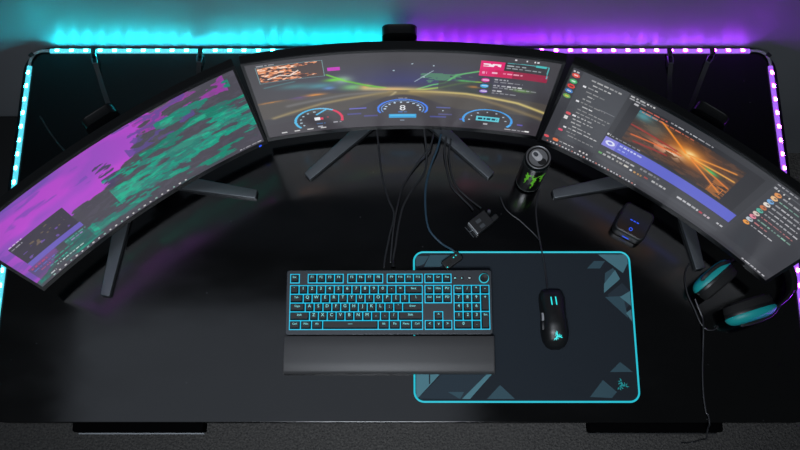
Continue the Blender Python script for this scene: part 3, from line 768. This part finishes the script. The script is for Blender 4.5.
# media buttons and dial
for i in range(3):
    MB().lathe([(0.0034, 0), (0.0034, 0.0016), (0.0028, 0.0022)], 16, M=Matrix.Translation((XP + 0.0035 + i * 0.0155, ROWY[0] + 0.0005, Z0))).build('media_button', M['plastic'], kb)
    sgn = MB()
    X = XP + 0.0035 + i * 0.0155; Y = ROWY[0] + 0.0005; Z = Z0 + 0.0024
    for s in ((0, 1) if i != 1 else (0,)):
        sgn.poly([(X - .0022 + s * .0022, Y - .002), (X - .0002 + s * .0022, Y), (X - .0022 + s * .0022, Y + .002)], Z)
    sgn.build('media_symbol', M['white_led'] if i == 2 else M['legend'], kb, smooth=False)
dialx = XP + 3.45 * U1
MB().lathe([(0.0108, 0), (0.0108, 0.0012)], 40, M=Matrix.Translation((dialx, ROWY[0], Z0))).build('dial_light_ring', M['glow'], kb)
MB().lathe([(0.0088, 0), (0.0088, 0.009), (0.0076, 0.0105), (0.001, 0.0100)], 40, M=Matrix.Translation((dialx, ROWY[0], Z0 + .0005))).build('volume_dial', M['plastic'], kb)

# wrist rest
wr_ = tag(empty('wrist_rest', (KX, KY - 0.0435, 0.0046)), 'long black padded wrist rest along the front of the keyboard', 'wrist rest')
b = MB()
prof = [(-0.0395, 0.0006), (-0.0405, 0.004), (-0.0395, 0.0115), (-0.034, 0.0150), (-0.015, 0.0172), (0.015, 0.0182), (0.034, 0.0180), (0.0395, 0.0165), (0.0405, 0.012), (0.0405, 0.0006)]
xs = [(-.2250, .93), (-.2242, .975), (-.2225, 1), (.2225, 1), (.2242, .975), (.2250, .93)]
b.rings([[(x, y * (1 if k == 1 else .99), max(0.0006, z * k)) for y, z in prof] for x, k in xs])
b.build('cushion', M['rest'], wr_, ang=50)
MB().box(-.2235, .2235, .0398, .0408, .001, .013).build('magnet_edge', M['plastic'], wr_, smooth=False)

# ------------------------------------------------------------------ mouse mat
MC = (0.2695, 0.3245); MW, MD = 0.478, 0.328
mm = tag(empty('mouse_mat', (MC[0], MC[1], 0)), 'dark mouse mat with a glowing cyan edge under mouse and keyboard', 'mouse mat')
TH = 0.0032
ZP = TH + 0.00025
b = MB().prism(rrect(MW, MD, 0.020, 8), 0.0003, TH, 0.0008)
hw, hd = MW / 2, MD / 2
def mp(px, py):
    x, y, _ = at(px, py, TH); return (x - MC[0], y - MC[1])
def mpoly(pts, mi, dz=0):
    P_ = [mp(*p) for p in pts]
    P_ = [(max(-hw + .004, min(hw - .004, x)), max(-hd + .004, min(hd - .004, y))) for x, y in P_]
    ar = sum(P_[i - 1][0] * P_[i][1] - P_[i][0] * P_[i - 1][1] for i in range(len(P_)))
    if ar < 0: P_.reverse()
    b.poly(P_, ZP + dz, mi)
# geometric print, far right corner
mpoly([(598, 254.5), (627, 254.5), (630, 263), (623, 273)], 1)
mpoly([(594, 261), (605, 261), (600, 268.5), (587, 268.5)], 2)
mpoly([(605, 273), (613, 268), (620, 279), (604, 293)], 2); mpoly([(604, 284), (615, 270), (620, 279), (604, 293)], 1, .0001)
mpoly([(607, 295), (622, 283), (630, 291), (630, 304), (624, 311)], 3); mpoly([(620, 297), (631, 291), (632, 306)], 1, .0001)
mpoly([(605, 297), (623, 296), (628, 318)], 2, .00005); mpoly([(626, 313), (632, 309), (633, 322)], 1, .0001)
# near right corner
mpoly([(610, 372), (620, 362), (633, 372)], 2); mpoly([(590, 397), (603, 380), (617, 392), (612, 398)], 2)
# near left corner
mpoly([(416, 372), (442, 372), (418, 398), (416, 396)], 1); mpoly([(418, 398.5), (444, 372), (490, 372), (462, 399)], 3); mpoly([(462, 399), (487, 374), (492, 374), (470, 399)], 1, .0001)
mpoly([(448, 392), (464, 392), (460, 399)], 2, .0001); mpoly([(487, 399), (500, 385), (515, 399)], 2)
mpoly([(429.0, 372), (430.2, 372), (430.2, 384), (429.0, 384)], 0, .0001)
# far left corner
mpoly([(416, 256), (429, 256), (424, 264), (416, 267)], 2); mpoly([(430, 255), (452, 255), (446, 262), (440, 267), (424, 267)], 2)
mpoly([(416, 266), (421, 270), (416, 270)], 3)
tag(b.build('mat_surface', [M['matcloth'], M['print1'], M['print2'], M['print3']], mm, ang=30), 'dark cloth with slate and teal angular shapes in its corners')
def emblem(mb, cx, cy, s, z, rot=0, Mx=None):
    """a small three-armed hooked emblem"""
    for k in range(3):
        a = 2 * PI * k / 3 + rot; c_, s_ = math.cos(a), math.sin(a)
        for pts, ws in (([(0.05, 0.0), (0.10, 0.30), (0.02, 0.58), (-0.22, 0.78)], [.26, .26, .22, .03]), ([(0.05, 0.45), (0.25, 0.72), (0.22, 1.0)], [.2, .2, .03]), ([(-0.02, 0.30), (-0.30, 0.40), (-0.42, 0.30)], [.14, .14, .02])):
            mb.stroke([(cx + s * (x * c_ - y * s_), cy + s * (x * s_ + y * c_)) for x, y in pts], [w * s for w in ws], z, 0, Mx)
lg = MB(); ex, ey = mp(622, 385); emblem(lg, ex, ey, 0.0145, TH + 0.0006, 0.5)
lg.build('emblem', M['teal'], mm, smooth=False)
ring = rrect(MW - 0.001, MD - 0.001, 0.0205, 8)
P3 = [(x, y, 0.0028) for x, y in ring]
t = MB()
rings = []
for i, p in enumerate(ring):
    a = Vector(ring[i - 1]); c = Vector(ring[(i + 1) % len(ring)]); d = (c - a).normalized(); nn = Vector((d.y, -d.x))
    rings.append([(p[0] + nn.x * 0.0021 * math.cos(th), p[1] + nn.y * 0.0021 * math.cos(th), 0.0028 + 0.0021 * math.sin(th)) for th in [2 * PI * k / 8 for k in range(8)]])
rings.append(rings[0]); t.rings(rings, cap0=False, cap1=False)
tag(t.build('edge_light', M['glow'], mm), 'glowing cyan edge')
# control box clipped to the far edge
bx = Vector(at(452, 261, 0.006)); bm_ = Matrix.Translation((bx.x - MC[0], bx.y - MC[1], 0)) @ Matrix.Rotation(0.62, 4, 'Z')
ctl = MB().box(-.023, .023, -.011, .011, TH + .0008, TH + .0115, r=0.003, bev=0.002, M=bm_).build('control_box', M['plastic'], mm)
MB().box(-.015, -.003, -.004, .005, TH + .0113, TH + .0122, r=0.002, M=bm_).build('button', M['rubber'], ctl)
for xx, yy in ((.006, .003), (.013, .004), (-.018, -.007)):
    MB().box(xx - .0012, xx + .0012, yy - .0012, yy + .0012, TH + .0113, TH + .012, M=bm_).build('status_light', M['logo_glow'], ctl, smooth=False)

# ------------------------------------------------------------------ mouse
mx, my, _ = at(553.8, 319.5, 0.015)
ms = tag(empty('computer_mouse', (mx, my, TH), 0.035), 'black gaming mouse with a glowing cyan emblem on the mat', 'mouse')
ML = 0.128
def mouse_section(s):
    """half width, height, x shift along the body, s = 0 tail .. 1 front"""
    wv = np.interp(s, [0, .04, .12, .25, .4, .55, .7, .85, .95, 1], [.010, .021, .0285, .0325, .0315, .0295, .0300, .0310, .0280, .0235])
    hv = np.interp(s, [0, .04, .12, .25, .4, .55, .7, .85, .95, 1], [.010, .021, .031, .038, .041, .039, .034, .027, .020, .014])
    return float(wv) * .93, float(hv)
rings = []
NS = 40
for i in range(NS + 1):
    s = i / NS; s = 0.5 - 0.5 * math.cos(PI * s)
    w_, h_ = mouse_section(s); y = -ML / 2 + ML * s
    r = []
    for k in range(25):
        a = -0.25 + (PI + 0.5) * k / 24
        ca, sa = math.cos(a), math.sin(a)
        px = w_ * math.copysign(abs(ca) ** 0.75, ca); pz = h_ * (math.copysign(abs(sa) ** 0.75, sa))
        if sa < 0: px = w_ * (1 - 0.25 * abs(sa)) * math.copysign(1, ca); pz = -0.0
        r.append((px, y, max(pz, 0) + 0.0015))
    r = [(x, yy, max(z, 0.0012)) for x, yy, z in r]
    rings.append(r)
MB().rings(rings).build('body', M['mouse'], ms, ang=60)
def msurf(x, y, dz=0.0):
    s = (y + ML / 2) / ML; w_, h_ = mouse_section(s)
    q = min(0.98, abs(x) / w_) ** (1 / 0.75); return (x, y, h_ * (1 - q * q) ** 0.375 + 0.0015 + dz)
def mstroke(pts, w_, m, name, dz=0.0006, n=8):
    mb = MB(); P_ = catmull([(x, y, 0) for x, y in pts], n); rr = []
    for i, p in enumerate(P_):
        tt = (P_[min(i + 1, len(P_) - 1)] - P_[max(0, i - 1)]).normalized(); nn = Vector((-tt.y, tt.x, 0)) * w_ / 2
        a, c = p + nn, p - nn
        rr.append([msurf(a.x, a.y, dz), msurf(c.x, c.y, dz), msurf(c.x, c.y, dz - .0012), msurf(a.x, a.y, dz - .0012)])
    mb.rings(rr).build(name, m, ms)
mstroke([(0, .062), (0, .045)], .0008, M['hole'], 'button_seam', .0004)
mstroke([(0, .024), (0, .008), (.002, 0.0)], .0008, M['hole'], 'button_seam', .0004)
mstroke([(.002, 0.0), (-.010, -.008), (-.022, -.022)], .0009, M['hole'], 'button_seam', .0004)
mstroke([(.002, 0.0), (.012, -.004), (.024, -.012)], .0009, M['hole'], 'button_seam', .0004)
MB().lathe([(0.009, -0.0032), (0.011, -0.002), (0.011, 0.002), (0.009, 0.0032)], 28, M=Matrix.Translation((0, .035, .0235)) @ Matrix.Rotation(PI / 2, 4, 'Y')).build('scroll_wheel', M['rubber'], ms)
for sx in (-1, 1): mstroke([(sx * .0050, .028), (sx * .0050, .047)], .0024, M['logo_glow'], 'wheel_light', .0008)
sb = []
for y0, y1 in ((-.004, .013), (-.024, -.006)):
    rr = []
    for i in range(7):
        y = y0 + (y1 - y0) * i / 6; w_, h_ = mouse_section((y + ML / 2) / ML)
        rr.append([(-w_ * .93 - e, y, h_ * z) for e, z in ((0, .50), (.0022, .53), (.0028, .62), (.0016, .70), (-.004, .72))])
    MB().rings(rr).build('side_button', M['silver'] if y0 > -.01 else M['plastic'], ms)
em = MB(); emblem(em, 0, 0, 0.0088, 0, 0.5)
hz = msurf(0.0, -0.041)[2]
MXm = Matrix.Translation((0.001, -0.041, hz + 0.0009)) @ Matrix.Rotation(0.42, 4, 'X')
em = MB(); emblem(em, 0, 0, 0.0112, 0, 0.5)
vv = []
for (x, y, z) in em.v: vv.append(msurf(x + .001, y - .040, .0007))
em.v = vv
em.build('emblem', M['logo_glow'], ms, smooth=False)

# ------------------------------------------------------------------ drink can
cxx, cyy, _ = at(528, 181.5, 0)
can = tag(empty('drink_can', (cxx, cyy, 0)), 'opened tall black drink can with a green claw mark', 'can')
R_ = 0.0288
MB().lathe([(0.0205, 0.003), (0.022, 0.0006), (0.0232, 0.0006), (0.0275, 0.006), (R_, 0.010), (R_, 0.1455), (0.0282, 0.149), (0.0258, 0.1535), (0.0250, 0.1545)], 64).build('body', M['can_body'], can)
MB().lathe([(0.0249, 0.1538), (0.0260, 0.1550), (0.0260, 0.1568), (0.0249, 0.1576), (0.0236, 0.1568), (0.0226, 0.1530), (0.0206, 0.1530), (0.0196, 0.1546), (0.0002, 0.1546)], 64, cap0=True).build('lid', M['can_top'], can)
AC = math.atan2(-cyy, -cxx) + 0.38      # claw mark turned towards the seat
sg = MB()
sgd = -2.25
ox, oy = 0.007, -0.009
MB().prism([(ox + .0085 * math.cos(a) * (1.15 if math.cos(a) > 0 else 1), oy + .0078 * math.sin(a)) for a in [2 * PI * k / 24 for k in range(24)]], 0.1547, 0.1550).build('opening', M['hole'], can)
b = MB()
TM = Matrix.Translation((0, 0, 0.1562)) @ Matrix.Rotation(-0.9, 4, 'Z')
outer = rrect(0.025, 0.0165, 0.008, 8, -0.004, 0); inner = rrect(0.0115, 0.0095, 0.0045, 8, -0.0085, 0)
n_ = len(outer)
vs = [(x, y, z) for z in (0, .0012) for x, y in outer] + [(x, y, z) for z in (0, .0012) for x, y in inner]
fs = []
for i in range(n_):
    j = (i + 1) % n_
    fs += [(i, j, n_ + j, n_ + i), (2 * n_ + j, 2 * n_ + i, 3 * n_ + i, 3 * n_ + j), (n_ + i, n_ + j, 3 * n_ + j, 3 * n_ + i), (j, i, 2 * n_ + i, 2 * n_ + j)]
b.add(vs, fs, 0, TM).lathe([(.0026, .0008), (.0026, .0018), (.0015, .0022)], 16, M=TM @ Matrix.Translation((.001, 0, 0)))
b.build('pull_tab', mat('bright_tab', (205, 206, 208), 0.4, 0.4), can)
MB().prism(rrect(0.0125, 0.0105, 0.005, 6), 0.1547, 0.1549, M=Matrix.Rotation(-0.9, 4, 'Z') @ Matrix.Translation((-.0085, 0, 0))).build('tab_recess', M['stand'], can)
# three ragged claw strokes wrapped round the body
def wrap(x, z, r=R_ + 0.0004): a = AC + x / R_; return (r * math.cos(a), r * math.sin(a), z)
cl = MB()
for k, x0 in enumerate((-.0145, 0.0, .014)):
    top = .122 - .004 * (k == 1) - .001 * k; ln = (.066, .082, .054)[k]
    cols = []
    for i in range(23):
        s = i / 22; z = top - ln * s
        wd = (.0115 if s < .12 else .0085) * (1 - s ** 1.6) + .0007
        jx = 0.0016 * math.sin(s * 17 + k * 2) + .0012 * math.sin(s * 41 + k); cx_ = x0 - .004 * s * (1 - k)
        cols.append((wrap(cx_ - wd / 2 + jx, z), wrap(cx_ + wd / 2 + jx * .6 + (.004 if 0.02 < s < .10 else 0), z)))
    vs = [p for c in cols for p in c]
    cl.add(vs, [(2 * i, 2 * i + 1, 2 * i + 3, 2 * i + 2) for i in range(22)])
tag(cl.build('claw_mark', M['green'], can, smooth=False), 'green claw mark of three ragged strokes')
for z0, z1, nm in ((.1435, .1452, 'print_band'), (.0125, .0160, 'print_band')):
    pb = MB(); r = np.random.default_rng(3)
    k = -0.095
    while k < .095:
        w_ = r.uniform(.0012, .004)
        rr_ = R_ + .0004 if z0 < .1 else R_ + .0002
        pb.add([wrap(k, z0, rr_), wrap(k + w_, z0, rr_), wrap(k + w_, z1, rr_ - (.0006 if z0 > .1 else 0)), wrap(k, z1, rr_ - (.0006 if z0 > .1 else 0))], [(0, 1, 2, 3)]); k += w_ + .0016
    pb.build(nm, M['can_print'], can, smooth=False)

# ------------------------------------------------------------------ cables
def cable(pts, r, label, group='cables on the desk', name='cable', m=None, plug=None, zs=None):
    P_ = []
    for i, p in enumerate(pts):
        if len(p) == 4: P_.append(Vector(p[1:])); continue
        z = p[2] if len(p) > 2 else r + 0.0004
        P_.append(Vector(at(p[0], p[1], z)))
    base = Vector((P_[0].x, P_[0].y, 0))
    P_ = catmull(P_, 8)
    for p in P_:
        if p.y > DY0 + .001: p.z = max(p.z, r + 0.0005)
    o = MB().tube([p - base for p in P_], r, 8, smooth=0)
    if plug:
        root = empty(name, base)
        o.build('cord', m or M['cable'], root)
        a, c = P_[-2] - base, P_[-1] - base
        d = (c - a).normalized()
        MB().tube([c - d * .012, c - d * .001], [.0040, .0052, .0052, .0046], 10, smooth=0).build('plug', M['plastic'], root)
    else:
        root = o.build(name, m or M['cable']); root.location = base
    return tag(root, label, 'cable', group)
Z = 0.0024
cable([(377, 127, .030), (378, 140, .012), (382, 175), (388, 198), (394, 214), (390, 234), (385.5, 256), (384, 267, Z)], .0021, 'thin black cable falling from under the middle monitor, leftmost of the bunch')
cable([(434, 132, .030), (430, 147, .024), (420, 160, .012), (404, 184, .004), (398, 204, .0105), (394.5, 222, .0135), (392, 243, .0085), (390.5, 262)], .0019, 'thin black cable swinging left from the right foot of the middle monitor')
cable([(424, 128, .030), (426, 146, .014), (426.5, 162), (423, 175), (412, 190), (403, 207), (398.5, 226), (395.5, 246), (393.4, 258), (393.2, 266, .012)], .0023, 'black cable with a plug running into the back of the keyboard', plug=True)
cable([(441, 134, .026), (437.5, 148, .018), (430, 168, .006), (425.5, 190), (426, 215), (430, 231), (441, 243), (451, 249, .008), (456, 253, .009)], .0024, 'blue lit cable curving down to the control box of the mouse mat', m=mat('blue_lit_cable', (36, 60, 76), .4))  # blue light falling on the cable is put into its colour
cable([(446, 137, .022), (444.5, 152, .012), (447, 170), (452, 187), (462, 198), (470, 206, .005), (473, 210, .008)], .0021, 'black cable reaching the small adapter, nearer the seat of the pair')
cable([(451, 139, .020), (449, 155, .014), (452, 176), (458, 188), (468, 198), (477, 205, .006), (481, 208, .008)], .0019, 'black cable reaching the small adapter, farther from the seat of the pair')
cable([(547.2, 287.5, .018), (546.2, 278, .010), (544, 262, .0075), (541.5, 250, .0070), (540.5, 244), (537.5, 228), (536, 212), (537, 200), (539, 190)], .0019, 'black mouse cable running from the mouse up past the can', group='mouse cables')
cable([(539.3, 240, .0055), (536, 236), (529, 229), (519, 220), (512, 215), (505, 208), (500, 196)], .0017, 'thin black cable looping from the mouse cable round the left of the can')
cable([(690, 263), (686, 270), (685, 281), (688, 295), (694, 308), (700, 322), (706, 329), (713, 330), (718, 326)], .0017, 'black headset cable looping round the nearer ear cup')
cable([(695, 299, .012), (699, 309, .006), (702.5, 318), (703.5, 328, .0075), (703, 350), (702.5, 372), (703.5, 395), (706, 412), ('w', .650, .134, .0026), ('w', .651, .121, .0038), ('w', .651, .1128, .0012), ('w', .651, .1070, -.010), ('w', .651, .0870, -.026), ('w', .650, .086, -.055), ('w', .641, .082, -.082), ('w', .625, .080, -.080), ('w', .612, .080, -.072)], .0019, 'black cable hanging over the front edge of the desk at right')
cable([(40, 116), (46, 126), (54, 138), (64, 150), (76, 158)], .0018, 'thin black cable on the desk behind the left monitor')

# small adapter
ax, ay, _ = at(481, 222.5, 0.01)
ad = tag(empty('cable_adapter', (ax, ay, 0), 0.67), 'small black cable adapter box with a silver edge', 'adapter')
# local x runs along the length, towards the cables at +x... silver edge at -x
MB().prism(rrect(0.046, 0.036, 0.003, 4), 0.0005, 0.016, 0.0015).build('body', M['plastic'], ad)
MB().box(-.0245, -.0222, -.0165, .0165, .0010, .0165, r=.0008, bev=.0006).build('edge_strip', M['silver'], ad)
MB().box(-.0335, -.0322, -.0150, .0150, .0005, .0030).box(-.0335, -.0240, -.0012, .0012, .0005, .002).build('bail', M['stand'], ad, smooth=False)
for yy in (-.009, .005): MB().box(-.010, .002, yy - .004, yy + .004, .0158, .0168, r=.001).build('screw_cover', M['stand'], ad)
MB().prism(rrect(0.020, 0.013, 0.004, 4, .030, -.010), 0.0006, 0.012, 0.002).build('plug', M['plastic'], ad)
MB().lathe([(.004, .0), (.004, .0155), (.003, .0165)], 16, M=Matrix.Translation((.030, .008, .0006))).build('knob', M['stand'], ad)

# small square device with blue lights
px_, py_, _ = at(635, 221, 0.035)
pk = tag(empty('charging_station', (px_, py_, 0), -0.52), 'black rounded square device with small blue lights below the right monitor', 'device')
MB().prism(rrect(0.072, 0.072, 0.013, 7), 0.0006, 0.034, 0.004, botbev=0.003).build('body', M['plastic'], pk)
MB().prism(rrect(0.064, 0.064, 0.011, 7), 0.0338, 0.0346, 0.0004).build('top_plate', mat('gloss_black_top', (9, 9, 11), .2), pk)
for xx in (-.0075, 0, .0075): MB().box(xx - .0026, xx + .0026, -.0025, .0000, .0345, .0350).build('light_mark', M['blue_led'], pk, smooth=False)
rg = MB(); rg.rings([[(r * math.cos(a), -.0215 + r * math.sin(a), .0349) for r in (.0026, .0042)] for a in [2 * PI * k / 20 for k in range(21)]], cap0=False, cap1=False, closed=False)
rg.build('ring_light', M['blue_led'], pk, smooth=False)
MB().box(-.008, .008, -.0365, -.0355, .010, .014).build('front_light', M['blue_led'], pk, smooth=False)

# ------------------------------------------------------------------ headset
hs = tag(empty('headset', (*at(735, 296, 0)[:2], 0)), 'black headset with teal ear cup rims lying at the right end of the desk', 'headset')
hb = Vector(hs.location)
def cup(pa, pb, side, name, L, depth, zc=0.034):
    """pa, pb: ends of the cup on the desk; side: +1/-1 the outward side"""
    a = Vector(at(*pa, zc)); c = Vector(at(*pb, zc)); mid = (a + c) / 2 - hb; ang = math.atan2(c.y - a.y, c.x - a.x)
    Mx = Matrix.Translation((mid.x, mid.y, zc)) @ Matrix.Rotation(ang, 4, 'Z')
    L2 = (c - a).length / 2
    def ring(y, s, n=28): return [(L2 * s * math.cos(2 * PI * k / n), y, 0.031 * s * math.sin(2 * PI * k / n)) for k in range(n)]
    def shell(lst):
        rr = [ring(y * side, s) for y, s in lst]
        if side < 0: pass
        return MB().rings(rr, M=Mx)
    r = shell([(-.006, 1.0), (-.002, 1.02), (.002, 1.0), (.004, .96)]).build('ear_cup', M['plastic'], hs)
    shell([(.0010, 1.03), (.0030, 1.05), (.0090, 1.02), (.0150, .92), (.0190, .76), (.0210, .5), (.0212, .2)]).build('outer_shell', M['teal'], r)
    shell([(-.004, .97), (-.010, 1.0), (-.022, .95), (-.026, .80), (-.024, .6), (-.016, .5)]).build('ear_cushion', M['cushion'], r)
    return r, Mx, L2
c1, M1, L1 = cup((697, 293), (730, 264), 1, 'l', 0, 0)
c2, M2, L2 = cup((726, 319), (774, 304), -1, 'r', 0, 0)
# yoke and screws on the outside of the far cup
for Mx, sd, L, yk in ((M1, 1, L1, ((-.62, .0150, .0235), (-.2, .0165, .0285), (.35, .0150, .0290), (.75, .008, .0240), (1.04, .004, .006))), (M2, -1, L2, ((-.55, .0225, .004), (-.1, .0245, .006), (.5, .0225, .006), (.85, .0160, .005), (1.05, .008, .004)))):
    MB().tube([(L * a_, sd * b_, c_) for a_, b_, c_ in yk], .0042, 8, flat=.6, M=Mx).build('yoke', M['plastic'], hs)
    MB().lathe([(.003, 0), (.003, .004), (.002, .005)], 14, M=Mx @ Matrix.Translation((L * yk[0][0], sd * yk[0][1], yk[0][2]))).build('screw', M['stand'], hs)
e1 = M1 @ Vector((L1 * 1.04, .004, .006)); e2 = M2 @ Vector((L2 * 1.05, -.008, .004))
H = lambda px, py, z: Vector(at(px, py, z)) - hb
band = [e1, H(742, 254, .028), H(762, 252, .026), H(781, 260, .025), H(790, 277, .025), H(789, 294, .030), e2]
P_ = catmull(band, 8); rings = []
for i, p in enumerate(P_):
    t_ = (P_[min(i + 1, len(P_) - 1)] - P_[max(0, i - 1)]).normalized(); nn = Vector((-t_.y, t_.x, 0)).normalized()
    k = math.sin(PI * i / (len(P_) - 1)); hh = .007 + .009 * k; tt = .003 + .004 * k
    rings.append([tuple(p + nn * tt * cx_ + Vector((0, 0, hh * cz_))) for cx_, cz_ in ((1, .7), (.6, 1), (-.6, 1), (-1, .7), (-1, -.7), (-.6, -1), (.6, -1), (1, -.7))])
MB().rings(rings).build('headband', M['plastic'], hs)
pad = []
for i in range(10, len(P_) - 10):
    p = P_[i]; t_ = (P_[i + 1] - P_[i - 1]).normalized(); nn = Vector((-t_.y, t_.x, 0)).normalized()
    pad.append([tuple(p + nn * (.008 + .005 * math.cos(a)) + Vector((0, 0, 0.012 * math.sin(a)))) for a in [2 * PI * k / 10 for k in range(10)]])
MB().rings(pad).build('headband_pad', M['cushion'], hs)

# ------------------------------------------------------------------ light
w = bpy.data.worlds.new('room_ambience'); S.world = w; w.use_nodes = True
w.node_tree.nodes['Background'].inputs['Color'].default_value = (0.85, 0.95, 1.0, 1)
w.node_tree.nodes['Background'].inputs['Strength'].default_value = 0.045
def area(name, loc, target, size, energy, color=(1, 1, 1), sy=None):
    l = bpy.data.lights.new(name, 'AREA'); l.energy = energy; l.size = size; l.color = color
    if sy: l.shape = 'RECTANGLE'; l.size_y = sy
    o = bpy.data.objects.new(name, l); o.location = loc
    if target: o.rotation_euler = (Vector(target) - Vector(loc)).to_track_quat('-Z', 'Y').to_euler()
    C.objects.link(o)
    return o
area('ceiling_lamp', (-0.64, 0.04, 2.45), None, 1.95, 5.4, (0.84, 0.94, 1.1), 1.6)
key = area('added_key_light', (-0.15, -0.95, 2.8), (0.0, 0.35, 0.0), 0.8, 5.0, (0.92, 0.98, 1.06), 0.6)  # unseen key light, added to brighten desk and wall
key.data.spread = math.radians(48)
